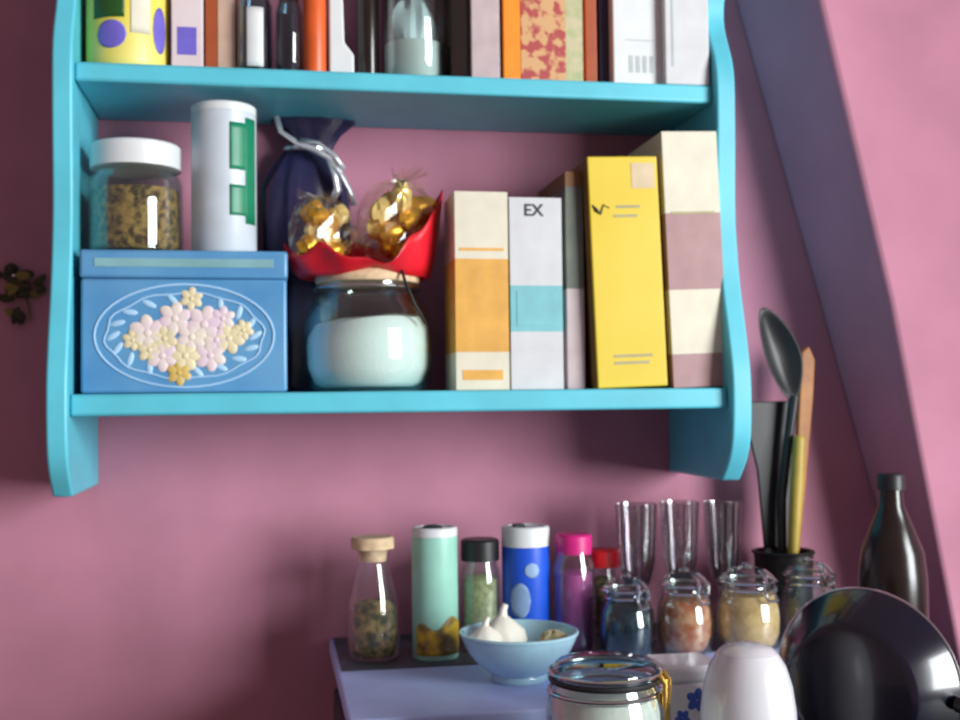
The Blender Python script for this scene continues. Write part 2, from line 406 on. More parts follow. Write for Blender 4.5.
def lidded_jar(name, label, pl, pr, ptop, Yc, z0, glass, fill, fillmat, lidmat, lidh=.16, group=None, pyc=None, cat='jar', neck=.92, rr=.10, lidr=.94):
    x, r = roundpos(pl, pr, pyc or ptop+40, Yc)
    h = P((pl+pr)/2, ptop, Yc+(-r if ptop < 390 else 0)).z - z0
    t = thing(name, label, cat, (x, Yc, z0+E_), group=group)
    hb = h*(1-lidh*.85)
    prof = [(r*.9, 0), (r*.98, r*.06), (r, r*.18), (r, hb*.78), (r*.97, hb*.85), (r*neck*.93, hb*.93), (r*neck*.92, hb)]
    MB().shell(prof, .0022, 40).build('glass', glass, t, sharp=60)
    ri = r-.0034; zt_ = min(hb*fill, hb*.77)
    fp = [(ri*.86, .003), (ri*.96, r*.12), (ri, r*.22), (ri, zt_), (ri*.6, zt_+.003), (.0005, zt_+.004)]
    MB().lathe(fp, 32).build('contents', fillmat, t)
    lr = r*lidr
    MB().lathe([(lr, h*(1-lidh)), (lr, h-.002), (lr-.002, h), (.0005, h)], 40).build('lid', lidmat, t)
    return t, r, h
lidded_jar('spice_jar', 'glass jar of brown spice with white lid standing on blue tin', 90, 182, 137, -.112, ZTN, M['gglass'], .72, M['spice'], M['white'], lidh=.22, pyc=195, lidr=.96)

def can(name, label, pl, pr, ptop, Yc, z0, bodymat, lidmat, lidh=.06, cat='can', pyc=None, lidr=1.0):
    x, r = roundpos(pl, pr, pyc or ptop+40, Yc)
    h = P((pl+pr)/2, ptop, Yc+(-r if ptop < 390 else 0)).z - z0
    t = thing(name, label, cat, (x, Yc, z0+E_))
    bo = MB().lathe([(r*.97, 0), (r, .0015), (r, h*(1-lidh))], 44).build('body', bodymat, t)
    MB().lathe([(r*lidr, h*(1-lidh)+.0002), (r*lidr, h-.0015), (r*lidr-.0015, h), (r*lidr*.8, h), (r*lidr*.78, h-.001), (.0005, h-.001)], 44).build('lid', lidmat, t)
    return bo, r, h
def patch(t, r, a0, a1, z0, z1, m, name='printed_panel', n=14, edge=None, off=.0004):
    """label patch bent around a round body; angles in degrees, -90 faces the room"""
    vs = []; fs = []; k = 8
    for j in range(k+1):
        v = j/k
        for i in range(n+1):
            u = i/n; a = math.radians(a0+(a1-a0)*u)
            z = z0+(z1-z0)*v
            if edge: z = edge(u, v, z0, z1)
            vs.append(((r+off)*math.cos(a), (r+off)*math.sin(a), z))
    for j in range(k):
        for i in range(n): fs.append((j*(n+1)+i, j*(n+1)+i+1, (j+1)*(n+1)+i+1, (j+1)*(n+1)+i))
    return MB().add(vs, fs).build(name, m, t, solid=.0003)
t, r, h = can('tall_can', 'tall white can with green printed blocks standing on blue tin', 192, 256, 100, -.112, ZTN, M['canwhite'], M['white'], pyc=180)
patch(t, r, -78, -20, h*.55, h*.86, M['green']); patch(t, r, -78, -20, h*.25, h*.45, M['green'])
patch(t, r, -48, -20, h*.2, h*.9, M['green'])

# ------------------------------------------------------------------ sugar jar, red tissue and parcels
YJ = -.112
x, r = roundpos(303, 433, 330, YJ); zj = P(368, 266, YJ-r).z - ZL; xj = x
t = thing('clip_jar', 'squat glass jar half full of white sugar under the red tissue', 'jar', (x, YJ, ZL+E_))
prof = [(r*.78, 0), (r*.9, .004), (r*.985, zj*.2), (r, zj*.38), (r*.97, zj*.58), (r*.86, zj*.74), (r*.76, zj*.82), (r*.76, zj*.90)]
MB().shell(prof, .003, 48).build('glass', M['gglass'], t, sharp=60)
def sw(a, k): return 1
m = MB(); n = 40; rings = [(r*.70, .0045), (r*.82, .009), (r*.92, zj*.2), (r*.935, zj*.38), (r*.915, zj*.5)]
m.lathe(rings+[(r*.80, zj*.60), (r*.45, zj*.63), (.0005, zj*.62)], 40)
for i, v in enumerate(m.v):
    if v[2] > zj*.45: m.v[i] = (v[0], v[1], v[2]+.10*v[0]+.003*math.sin(60*v[1]))
m.build('sugar', M['sugar'], t)
MB().lathe([(r*.78, zj*.905), (r*.80, zj*.92), (r*.80, zj*.96), (r*.74, zj), (.0005, zj)], 44).build('lid', M['cork'], t)
MB().tube([(r*.82*math.cos(a), r*.82*math.sin(a), zj*.86) for a in [2*PI*i/40 for i in range(40)]], .0013, 8, closed=True).build('wire_collar', M['chrome'], t)
MB().tube([(r*.45, -r*.72, zj*.98), (r*.5, -r*.84, zj*.86), (r*.62, -r*.84, zj*.7), (r*.80, -r*.68, zj*.55)], .0016, 8).build('wire_bail', M['black'], t)

zw = ZL+E_+zj+.0008
t = thing('red_tissue', 'crumpled red tissue wrapper resting on the sugar jar lid', 'wrapper', (xj+.003, YJ-.004, zw))
vs = []; fs = []; N = 64; K = 26
for k in range(K+1):
    u = k/K
    for i in range(N):
        a = 2*PI*i/N; c = math.cos(a); s = math.sin(a)
        rx = .0765+.004*math.sin(3*a+1)+(-.011*c if c < 0 else -.007*c); ry = .056
        hgt = .018 + .062*max(0, c)**3 + .012*max(0, s) + .006*math.sin(5*a) + .004*math.sin(11*a+1) - .010*max(0, -s)*max(0, 1-abs(c))
        if u < .69: z = .0006
        elif u < .80: z = .0006 - .008*math.sin((u-.69)/.11*PI/2)*(1 if abs(c) > .5 else abs(c)*2)*1.0
        else:
            v = (u-.80)/.20; zb = .0006-.008*(1 if abs(c) > .5 else abs(c)*2)
            z = zb+(hgt-zb)*v**1.2
        q = u if u < .80 else .80+.20*((u-.80)/.20)**.7
        cr = 1+.03*math.sin(9*a+u*7)*u*u
        vs.append((rx*q*c*cr, ry*q*s*cr, z))
for k in range(K):
    for i in range(N):
        j = (i+1) % N; fs.append((k*N+i, k*N+j, (k+1)*N+j, (k+1)*N+i))
MB().add(vs, fs).build('sheet', M['red'], t, solid=.0007, sharp=70)

def parcel(label, pl, pr, pt, pb, Yc, seed, mats, tw, zbase):
    rnd = random.Random(seed)
    c = P((pl+pr)/2, (pt+pb)/2, Yc); s = depth(c)/FPX
    hx = (pr-pl)/2*s; hz = (pb-pt)/2*s
    t = thing('cellophane_parcel', label, 'parcel', (c.x, Yc, zbase), group='parcels in the red tissue')
    hz = (P((pl+pr)/2, pt, Yc).z - zbase)/2
    hy = min(hx, .024)
    w = lambda a, th: 1+.08*math.sin(5*a+seed)*math.sin(th)+.07*math.sin(9*a+5*th+seed)+.05*math.sin(14*a-9*th)*math.sin(th)+.02*rnd.random()
    MB().ell((0, 0, hz), (hx, hy, hz), None, 26, 14, wob=w).build('cellophane', M['cello'], t, smooth=False)
    g = 0
    for i in range(14):
        a = i*2.4+seed; q = rnd.uniform(.15, .62)
        px_, py_, pz_ = hx*q*math.cos(a), hy*.35*math.sin(a)-hy*.1, hz*(.35+1.25*i/13)
        m = MB().ell((px_, py_, pz_), (hx*.46, hy*.46, hz*.27), Vector((rnd.random(), rnd.random(), rnd.random())).to_track_quat('X', 'Z').to_euler(), 14, 10,
                     wob=lambda a, th: 1+.10*math.sin(7*a+2*th))
        m.build('foil_sweet', mats[i % len(mats)], t, sharp=25)
    m = MB()
    for k in range(9):                              # the gathered top, folded film
        a = 2*PI*k/9
        m.add([(0, 0, hz*1.93), (tw[0]+.020*math.cos(a), .008*math.sin(a), hz*2+tw[1]+.007*math.sin(3*a)), (tw[0]+.020*math.cos(a+.6), .008*math.sin(a+.6), hz*2+tw[1]-.004)], [(0, 1, 2)])
    m.build('gathered_film', M['cello'], t, solid=.0005, smooth=False)
    return t
parcel('smaller cellophane parcel of gold foil sweets, left in the red tissue', 290, 352, 198, 262, YJ-.020, 3, [M['goldl'], M['gold']], (-.004, .004), zw+.0016)
parcel('larger cellophane parcel of gold foil sweets, right in the red tissue', 358, 440, 182, 262, YJ-.004, 5, [M['gold'], M['goldl'], M['gold']], (.012, .012), zw+.0016)

# dark bag behind
YN = -.026
x, r = roundpos(262, 350, 190, YN)
z1 = P(306, 102, YN).z - ZL
t = thing('gift_bag', 'tall dark navy wrapped bag tied with silver ribbon, behind the red tissue', 'bag', (x, YN, ZL+E_))
wv = lambda a, k: 1+.05*math.sin(6*a+9*k)+.05*math.sin(11*a+4)
zk = P(306, 150, YN).z-ZL
MB().lathe([(r*.8, 0), (r*.92, .006), (r*.95, zk*.35), (r, zk*.7), (r*.96, zk*.83), (r*.7, zk*.93), (r*.42, zk)], 40, sy=.46, wob=wv).build('bag', M['navy'], t, sharp=25)
MB().lathe([(r*.42, zk+.0003), (r*.6, zk+(z1-zk)*.3), (r*.92, zk+(z1-zk)*.55), (r*.88, zk+(z1-zk)*.85), (r*.3, z1*.985), (.0005, z1*.97)], 40, c=(.008, 0, 0), sy=.42, wob=wv).build('gathered_top', M['navy'], t, sharp=25)
def ribbon(pts, wdt):
    vs = []; fs = []
    for k, p in enumerate(pts):
        p = Vector(p); d = (Vector(pts[min(k+1, len(pts)-1)])-Vector(pts[max(k-1, 0)])).normalized()
        s = d.cross(Vector((0, 1, 0))).normalized()*wdt/2; s.y += .003*math.sin(k*1.4)
        vs += [p-s, p+s]
    for k in range(len(pts)-1): fs.append((2*k, 2*k+1, 2*k+3, 2*k+2))
    return MB().add(vs, fs)
def loc(px, py, Y): q = P(px, py, Y); return (q.x-x, q.y-YN, q.z-ZL)
pts = [loc(*q) for q in ((276, 116, -.052), (281, 132, -.053), (297, 143, -.054), (314, 150, -.055), (328, 158, -.056), (340, 172, -.056), (350, 190, -.056), (354, 206, -.055))]
ribbon(pts, .006).build('ribbon', M['silver'], t, solid=.0006)
pts = [loc(*q) for q in ((330, 160, -.0562), (336, 175, -.0575), (338, 190, -.057), (330, 204, -.055))]
ribbon(pts, .008).build('ribbon', M['silver'], t, solid=.0006)
pts = [loc(*q) for q in ((300, 140, -.057), (318, 143, -.0575), (334, 155, -.058), (344, 170, -.0575))]
ribbon(pts, .005).build('ribbon', M['silver'], t, solid=.0006)
MB().tube([(r*.45*math.cos(2*PI*i/30), r*.45*.5*math.sin(2*PI*i/30), zk) for i in range(30)], .003, 8, closed=True).build('tie', M['silver'], t)

# ------------------------------------------------------------------ upper shelf row
x, r = roundpos(88, 168, 40, -.105)
t = thing('label_jar', 'yellow-labelled jar with violet spots, left end of upper shelf', 'jar', (x, -.105, ZU+E_)); h = .13
MB().lathe([(r*.92, 0), (r*.99, .004), (r, .01), (r, h*.86), (r*.9, h*.92)], 44).build('body', M['ylabel'], t)
MB().lathe([(r*.94, h*.921), (r*.96, h*.93), (r*.96, h-.002), (r*.93, h), (.0005, h)], 44).build('lid', M['dgreen'], t)
def oval(u, v, z0, z1):
    q = math.sqrt(max(0, 1-(2*u-1)**2)); mid = (z0+z1)/2; return mid+(z1-z0)/2*(2*v-1)*q
patch(t, r, -135, -88, h*.36, h*.84, M['dgreen']); patch(t, r, -128, -85, h*.13, h*.34, M['violet'], edge=oval); patch(t, r, -48, -22, h*.13, h*.48, M['violet'], edge=oval)
patch(t, r, -80, -52, h*.25, h*.8, M['cream'])
t, w, h = boxthing('packet', group='packets on the upper shelf', label='pinkish white packet beside the yellow-labelled jar', cat='packet', pl=171, pr=203, ptop=-80, Yf=-.125, dep=.08, z0=ZU, segs=[(1, 0)], mats=[M['pinkcard']], pybase=40)
MB().box(w*.2, w*.8, -.0005, 0, h*.12, h*.3).build('printed_panel', M['violet'], t)
t, w, h = boxthing('packet', group='packets on the upper shelf', label='rust-brown packet with tan side, third from left on upper shelf', cat='packet', pl=205, pr=236, ptop=-90, Yf=-.12, dep=.09, z0=ZU, segs=[(1, 0)], mats=[M['rust']], pybase=40)
MB().box(w*.42, w*.98, -.0006, 0, .002, h*.96).build('printed_panel', M['tan'], t)
def ujar(label, pl, pr, Yc, h, glass, fillm, lidm, fill=.8, name='spice_jar'):
    x, r = roundpos(pl, pr, 40, Yc)
    t = thing(name, label, 'jar', (x, Yc, ZU+E_)); hb = h*.84
    MB().shell([(r*.9, 0), (r, r*.12), (r, hb*.8), (r*.8, hb*.92), (r*.78, hb)], .002, 36).build('glass', glass, t, sharp=60)
    MB().lathe([(r*.80, .003), (r-.0034, r*.3), (r-.0034, hb*min(fill, .78)*.98), (.0005, hb*min(fill, .78))], 32).build('contents', fillm, t)
    MB().lathe([(r*.86, hb+.0003), (r*.86, h-.0015), (r*.83, h), (.0005, h)], 36).build('lid', lidm, t)
    return t, r, h
t, r, h = ujar('small spice jar with white crumpled label, on upper shelf', 237, 272, -.12, .105, M['dglass'], M['plum'], M['black'])
patch(t, r, -115, -60, h*.06, h*.62, M['white'], 'label')
t, r, h = ujar('small plum-coloured jar between white-labelled jar and orange bottle', 276, 302, -.125, .095, M['dglass'], M['plum'], M['rust'])
x, r = roundpos(303, 326, 40, -.125)
t = thing('orange_bottle', 'slim orange plastic bottle on the upper shelf', 'bottle', (x, -.125, ZU+E_))
MB().lathe([(r*.9, 0), (r, .004), (r, .085), (r*.6, .1), (r*.5, .115)], 32).build('body', M['oranget'], t)
MB().lathe([(r*.6, .1152), (r*.6, .132), (.0005, .133)], 28).build('cap', M['rust'], t)
xa, xb = span(329, 354, 40, -.13)
t = thing('paper_packet', 'white paper packet with stepped edge beside the orange bottle', 'packet', (xa, -.13, ZU+E_)); w = xb-xa
MB().prism([(0, 0), (w, 0), (w, .024), (w*.62, .036), (w*.55, .10), (w*.3, .115), (0, .11)], 0, .04, 'y').build('packet', M['white'], t, bevel=.002)
x, r = roundpos(357, 379, 40, -.10)
t = thing('dark_bottle', 'dark brown bottle standing between white packet and frosted jar', 'bottle', (x, -.10, ZU+E_))
MB().lathe([(r*.9, 0), (r, .004), (r, .11), (r*.4, .14), (r*.38, .165)], 32).build('body', M['bottle'], t)
MB().lathe([(r*.45, .1652), (r*.45, .18), (.0005, .181)], 24).build('cap', M['rust'], t)
x, r = roundpos(381, 447, 40, -.105)
t, r, h = ujar('wide clear jar holding a pale bag, middle of upper shelf', 381, 447, -.1, .15, M['gglass'], M['pale'], M['rust'], .35, 'storage_jar')
m = MB().ell((0, 0, .06), (r*.7, r*.6, .035), None, 24, 14, wob=lambda a, th: 1+.12*math.sin(4*a+3*th)+.06*math.sin(9*a))
m.build('pale_bag', M['canwhite'], t, sharp=20)
t, w, h = boxthing('book', group='books on the upper shelf', label='dark brown book with plain spine beside the pale pink-grey book', cat='book', pl=451, pr=470, ptop=-110, Yf=-.135, dep=.11, z0=ZU, segs=[(1, 0)], mats=[M['bottle']], pybase=40)
MB().box(-.0, w, .003, .108, h, h+.0004).build('page_block', M['paper'], t)
t, w, h = boxthing('book', group='books on the upper shelf', label='pale pinkish grey book just left of the orange-spined box', cat='book', pl=471, pr=500, ptop=-95, Yf=-.14, dep=.11, z0=ZU, segs=[(1, 0)], mats=[M['pinkgrey']], pybase=40)
MB().box(w*.1, w*.9, -.0005, 0, h*.7, h*.75).build('printed_panel', M['rust'], t)
t, w, h = boxthing('tea_box', 'box with bright orange edge and floral picture on upper shelf', 'box', 503, 583, -70, -.143, .09, ZU, [(1, 0)], [M['orange']], pybase=40)
MB().box(w*.22, w*.78, -.0006, 0, .002, h*.97).build('picture', M['floral'], t)
MB().box(w*.78, w*.995, -.0006, 0, .002, h*.97).build('picture', M['floralg'], t)
t, w, h = boxthing('book', group='books on the upper shelf', label='thin rust-red book standing right of the orange floral box', cat='book', pl=585, pr=597, ptop=-85, Yf=-.135, dep=.11, z0=ZU, segs=[(1, 0)], mats=[M['rust']], pybase=40)
t, w, h = boxthing('book', group='books on the upper shelf', label='thin navy book left of the two white books', cat='book', pl=599, pr=609, ptop=-60, Yf=-.128, dep=.11, z0=ZU, segs=[(1, 0)], mats=[M['navy']], pybase=40)
t, w, h = boxthing('book', group='books on the upper shelf', label='white book with faint grey lettering at foot of its spine', cat='book', pl=613, pr=662, ptop=-100, Yf=-.142, dep=.11, z0=ZU, segs=[(1, 0)], mats=[M['white']], pybase=40)
for k in range(4):
    MB().box(w*(.32+.14*k), w*(.40+.14*k), -.0004, 0, h*.07, h*.16).build('printed_letter', M['inkg'], t)
MB().box(w*.25, w*.85, -.0004, 0, h*.24, h*.245).build('printed_line', M['inkg'], t)
t, w, h = boxthing('book', group='books on the upper shelf', label='white book at right end of upper shelf, nearest its front edge', cat='book', pl=665, pr=709, ptop=-90, Yf=-.153, dep=.12, z0=ZU, segs=[(1, 0)], mats=[M['pale']], pybase=40)
MB().box(w*.15, w*.2, -.0004, 0, h*.1, h*.9).build('printed_line', M['inkg'], t)

# ------------------------------------------------------------------ dried sprig on the wall at far left
c = P(18, 282, -.006)
t = thing('dried_sprig', 'dark dried leafy sprig hanging on pink wall left of shelf', 'dried plant', (c.x, -.006, c.z))
MB().tube([(-.03, .004, .018), (-.012, 0, .004), (.006, 0, -.004), (.012, .003, -.04)], [.0012, .0016, .0016, .001]).build('stem', M['straw'], t)
MB().tube([(-.004, .0075, .006), (-.004, -.004, .0065)], .0016).build('nail', M['chrome'], t)
rnd = random.Random(4)
for i in range(26):
    a = rnd.uniform(0, 2*PI); q = rnd.uniform(.2, 1)
    p = (.024*q*math.cos(a), rnd.uniform(-.006, .004), .020*q*math.sin(a)-.004)
    if i > 21: p = (rnd.uniform(-.01, .016), 0, rnd.uniform(-.042, -.03))
    MB().ell(p, (rnd.uniform(.005, .009), .0012, rnd.uniform(.003, .005)), (rnd.uniform(-.6, .6), rnd.uniform(0, PI), rnd.uniform(-.4, .4)) and Matrix.Rotation(rnd.uniform(0, PI), 3, 'Y').to_euler(), 10, 6).build('leaf', M['straw'] if i % 4 == 0 else M['leafd'], t)

# ------------------------------------------------------------------ back row on the ledge
# glass bottle with stopper
Yc = frontY(372, 664, ZR, 346, 400); x, r = roundpos(346, 400, 600, Yc)
h = P(372, 537, Yc).z-ZR
t = thing('glass_bottle', 'clear glass bottle of herbs with beige stopper, leftmost on the ledge', 'bottle', (x, Yc, ZR+E_))
MB().shell([(r*.86, 0), (r*.95, .004), (r, h*.2), (r*.97, h*.42), (r*.8, h*.6), (r*.62, h*.75), (r*.58, h*.84), (r*.72, h*.9)], .002, 40).build('glass', M['glass'], t, sharp=60)
MB().lathe([(r*.76, .003), (r*.84, .008), (r*.885, h*.2), (r*.85, h*.42), (r*.55, h*.47), (.0005, h*.48)], 32).build('contents', M['herb'], t)
MB().lathe([(r*.50, h*.80), (r*.55, h*.9), (r*.8, h*.905), (r*.8, h*.985), (r*.74, h), (.0005, h)], 32).build('stopper', M['cork'], t)
# pale green canister
Yc = frontY(435, 662, ZR, 412, 458)
t, r, h = can('canister', 'pale green canister with harvest picture and white lid', 412, 458, 527, Yc, ZR, M['palegreen'], M['white'], .07, 'canister', pyc=600)
patch(t, r, -150, -10, h*.04, h*.36, M['harvest'], edge=lambda u, v, a, b: a+(b-a)*v*(.62+.25*u+.12*math.sin(u*11+.4)))
MB().ell((-r*.1, -r*.1, h), (r*.45, r*.3, .0025), None, 20, 8).build('spout', M['dark'], t)
# small jar, dark lid
lidded_jar('grain_jar', 'small jar of cream grain with black lid, behind the bowl', 460, 501, 539, -.10, ZR, M['gglass'], .9, M['oat'], M['black'], lidh=.19, pyc=600)
# salt canister
t, r, h = can('salt_canister', 'cobalt blue cardboard canister with white lid behind the bowl', 502, 550, 526, -.105, ZR, M['sblue'], M['white'], .16, 'canister', pyc=590)
patch(t, r, -140, -92, h*.28, h*.56, M['sbluel'], edge=oval); patch(t, r, -105, -70, h*.60, h*.72, M['sbluel'], edge=oval)
MB().box(-r*.55, -r*.1, -r*.5, r*.1, h-.0008, h+.0025).build('spout', M['dark'], t, bevel=.0005)
# magenta-lidded jar
lidded_jar('powder_jar', 'tall jar of purple powder with magenta lid, right of blue canister', 553, 596, 534, -.12, ZR, M['glass'], .82, M['pinkc'], M['magenta'], lidh=.17, pyc=600, lidr=.84)
lidded_jar('red_lid_jar', 'jar with bright red lid, behind the round clip jars', 585, 620, 549, -.058, ZR, M['glass'], .8, M['herb'], M['redp'], lidh=.2, pyc=600)

# bowl
yf = Pz(520, 687, ZR).y; Yc = yf+.030
x, R = roundpos(460, 578, 640, Yc); hb = P(520, 634, Yc-R*.2).z-ZR
t = thing('bowl', 'pale blue ceramic bowl in the middle of the lavender ledge', 'bowl', (x, Yc, ZR-.0004))
prof = [(R*.46, 0), (R*.48, .003), (R*.46, .006), (R*.66, hb*.3), (R*.86, hb*.6), (R*.97, hb*.88), (R, hb)]
inn = [(R*.96, hb+.0008), (R*.92, hb*.88), (R*.80, hb*.62), (R*.6, hb*.38), (R*.3, .012), (.0005, .011)]
MB().lathe([(.0005, .002)]+prof+inn, 56).build('bowl_body', M['bowl'], t, sharp=60)
MB().tube([(R*.985*math.cos(2*PI*i/56), R*.985*math.sin(2*PI*i/56), hb) for i in range(56)], .0018, 8, closed=True).build('rim', M['bowl'], t)
bz = ZR-.0004
def garlic(label, dx, dy, zz, q):
    t = thing('garlic_bulb', label, 'garlic', (x+dx, Yc+dy, bz+zz), group='garlic bulbs in the bowl')
    MB().lathe([(.004, 0), (q*.7, q*.12), (q, q*.55), (q*.9, q*.95), (q*.5, q*1.3), (q*.2, q*1.55)], 36, wob=lambda a, k: 1+.05*math.cos(8*a)*(1-k)).build('bulb', M['garlic'], t)
    MB().tube([(0, 0, q*1.5), (.001, 0, q*1.8), (.003, 0, q*2.0)], [q*.2, q*.15, q*.12]).build('stem', M['garlic'], t)
garlic('larger white garlic bulb heaped at back of the blue bowl', -R*.24, R*.20, hb*.50, R*.42)
garlic('smaller white garlic bulb at left rim of the blue bowl', -R*.60, -R*.12, hb*.62, R*.30)
c_ = thing('bread_crust', 'small cream lump lying at right inside the blue bowl', 'food scrap', (x+R*.60, Yc-R*.05, bz+hb*.60))
MB().ell((0, 0, R*.16), (R*.26, R*.2, R*.16), None, 18, 10, wob=lambda a, th: 1+.1*math.sin(3*a+2*th)+.08*math.sin(7*a)).build('lump', M['oat'], c_)

# tulip glasses
GX = None
def tulip(label, pl, pr, ptop, Yc, group, src=[None]):
    xg, r = roundpos(pl, pr, 540, Yc); h = P((pl+pr)/2, ptop, Yc).z-ZR
    t = thing('tulip_glass', label, 'glass', (xg, Yc, ZR+E_), group=group)
    MB().shell([(r*.36, h*.36), (r*.62, h*.42), (r*.84, h*.56), (r*.90, h*.72), (r*.95, h*.9), (r, h)], .0013, 40).build('bowl', M['tglass'], t, sharp=60)
    MB().lathe([(.0045, .004), (.0035, h*.1), (.0035, h*.28), (r*.3, h*.36)], 20).build('stem', M['tglass'], t)
    MB().lathe([(r*.85, 0), (r*.86, .0012), (.0045, .004)], 36).build('foot', M['tglass'], t)
tulip('tulip drinking glass, nearest the red-lidded jar', 615, 658, 504, -.085, 'tulip glasses behind the clip jars')
tulip('tulip drinking glass in the middle, between two others', 660, 700, 502, -.08, 'tulip glasses behind the clip jars')
tulip('tulip drinking glass beside the dark kitchen utensils', 703, 742, 502, -.075, 'tulip glasses behind the clip jars')

# round clip jars
def clipjar(label, pl, pr, ptop, pbot, fillm, glass, fill, group, Yc=None, z0=None, lidglass=None, name='clip_jar', clasp=None, sq=1.0):
    z0 = ZR if z0 is None else z0
    if Yc is None: Yc = frontY((pl+pr)/2, pbot, z0, pl, pr)
    xg, r = roundpos(pl, pr, (ptop+pbot)/2, Yc)
    h = P((pl+pr)/2, ptop, Yc).z-z0
    t = thing(name, label, 'jar', (xg, Yc, z0+E_), group=group)
    hb = h*.70
    pr_ = [(r*.74, 0), (r*.88, .003), (r*.98, hb*.28), (r, hb*.5), (r*.95, hb*.76), (r*.80, hb*.94), (r*.72, hb), (r*.72, hb*1.06)]
    MB().shell(pr_, .002, 40).build('glass', glass, t, sharp=60)
    if fillm:
        ht = hb*fill
        ri = r-.0034; fp = [(ri*.7, .0032), (ri*.84, .007), (ri*.97, hb*.28), (ri, min(hb*.5, ht*.8))]
        if ht > hb*.6: fp += [(ri*.95, hb*.72), (ri*.82, min(ht, hb*.93)*.98)]
        else: fp += [(ri*.98, ht*.96)]
        ht = min(ht, hb*.93)
        fp += [(r*.5, ht), (.0005, ht+.002)]
        MB().lathe(fp, 36).build('contents', fillm, t)
    MB().lathe([(r*.76, hb*1.07), (r*.80, hb*1.09), (r*.80, hb*1.16), (r*.66, hb*1.26), (r*.3, hb*1.34), (.0005, hb*1.35)], 40).build('lid', lidglass or M['gglass'], t, sharp=60)
    zc_ = hb*1.0
    wm = M['chrome']
    MB().tube([(r*.76*math.cos(2*PI*i/36), r*.76*math.sin(2*PI*i/36), zc_) for i in range(36)], .0016, 8, closed=True).build('wire_collar', wm, t)
    MB().tube([(r*.83*math.cos(2*PI*i/36), r*.83*math.sin(2*PI*i/36), hb*1.125) for i in range(36)], .0016, 8, closed=True).build('lid_wire', wm, t)
    cl = clasp or wm
    a = -70
    def q(ad, rr, z): return (rr*r*math.cos(math.radians(ad)), rr*r*math.sin(math.radians(ad)), z)
    for s in (-14, 14):
        MB().tube([q(a+s, .78, hb*1.0), q(a+s, .95, hb*1.02), q(a+s*.8, .98, hb*1.16), q(a+s*.6, .84, hb*1.24), q(a+s*.5, .6, hb*1.32)], .0022, 8).build('clasp', cl, t)
    MB().tube([q(a-11, .9, hb*.98), q(a-9, 1.06, hb*.86), q(a+9, 1.06, hb*.86), q(a+11, .9, hb*.98)], .0018, 8).build('clasp_lever', cl, t)
    MB().tube([q(100, .78, hb*1.0), q(100, .9, hb*1.06), q(100, .8, hb*1.13)], .0022, 8).build('hinge', wm, t)
    MB().ell((0, 0, hb*1.36), (r*.2, r*.2, r*.1), None, 16, 8).build('lid_knob', wm, t)
    return t
CG = 'round clip jars on the ledge'
clipjar('round glass clip jar with dark contents, left end of the clip jars', 598, 655, 572, 662, M['slate'], M['dglass'], .9, CG)
clipjar('round glass clip jar with terracotta-red contents, next to the beige jar', 656, 714, 566, 659, M['terra'], M['gglass'], .9, CG)
clipjar('round glass clip jar with beige contents, widest of the clip jars', 714, 782, 562, 657, M['beans'], M['glass'], .92, CG)
clipjar('empty greenish glass clip jar, partly hidden behind the dark pan', 780, 838, 556, 650, None, M['gglass'], .9, CG)

# utensils in a dark crock
YQ = -.060
x, r = roundpos(754, 812, 540, YQ); hq = P(783, 552, YQ).z-ZR
tq = thing('utensil_crock', 'dark utensil crock behind the clip jars, holding spoon and turner', 'crock', (x, YQ, ZR+E_))
MB().shell([(r*.9, 0), (r, .004), (r*.96, hq*.5), (r, hq)], .003, 40).build('body', M['black'], tq, sharp=60)
MB().tube([(r*math.cos(2*PI*i/40), r*math.sin(2*PI*i/40), hq) for i in range(40)], .002, 8, closed=True).build('rim', M['black'], tq)
def blade(pts, half, thick, mt, name, parent, bend=None):
    """flat utensil head from an outline in px, given thickness"""
    o = MB().prism(pts, -thick/2, thick/2, 'y').build(name, mt, parent, bevel=thick*.3); return o
def lp_(px, py, Y, o): q = P(px, py, Y); return (q.x-o[0], q.z-o[2])
# spoon
YS = -.070; o = (x-.004, YS, ZR+.012)
t = thing('serving_spoon', 'black pointed serving spoon rising from the crock beside shelf', 'spoon', o)
out = [(758, 304), (770, 308), (784, 320), (796, 338), (803, 355), (804, 374), (801, 390), (797, 402), (789, 402), (777, 386), (768, 366), (762, 345), (758, 325)]
ctr = P(785, 352, YS); m = MB()
pts2 = [lp_(a, b, YS, o) for a, b in out]; cx = sum(p[0] for p in pts2)/len(pts2); cz = sum(p[1] for p in pts2)/len(pts2)
n = len(pts2); vs = []; fs = []
for k, (s, dy) in enumerate(((1, 0), (.72, .006), (.4, .010), (.05, .011))):
    vs += [(cx+(p[0]-cx)*s, dy, cz+(p[1]-cz)*s) for p in pts2]
for k in range(3):
    for i in range(n): j = (i+1) % n; fs.append((k*n+i, k*n+j, (k+1)*n+j, (k+1)*n+i))
fs.append(tuple(3*n+i for i in range(n)))
MB().add(vs, fs).build('spoon_head', M['black'], t, solid=.002, subd=1)
hp = [lp_(a, b, YS, o) for a, b in ((795, 396), (790, 440), (784, 500))]
MB().tube([(hp[0][0], .002, hp[0][1]), (hp[1][0], .004, hp[1][1]), (hp[2][0], .006, hp[2][1]), (.0, .006, .001)], [.006, .0052, .005, .005]).build('handle', M['black'], t)
# turner
YS2 = -.052; o = (x-.006, YS2, ZR+.012)
t = thing('turner', 'black flat-topped turner standing in the crock next to the shelf', 'turner', o)
b0 = [lp_(a, b, YS2, o) for a, b in ((743, 402), (789, 401), (792, 410), (792, 470), (794, 548), (764, 548), (757, 470), (745, 420))]
blade(b0, 0, .004, M['black'], 'blade', t)
hp = [lp_(a, b, YS2, o) for a, b in ((779, 546), (780, 556))]
MB().tube([(hp[0][0], 0, hp[0][1]), (hp[1][0], 0, hp[1][1]), (.0, .0, .001)], .006).build('handle', M['black'], t)
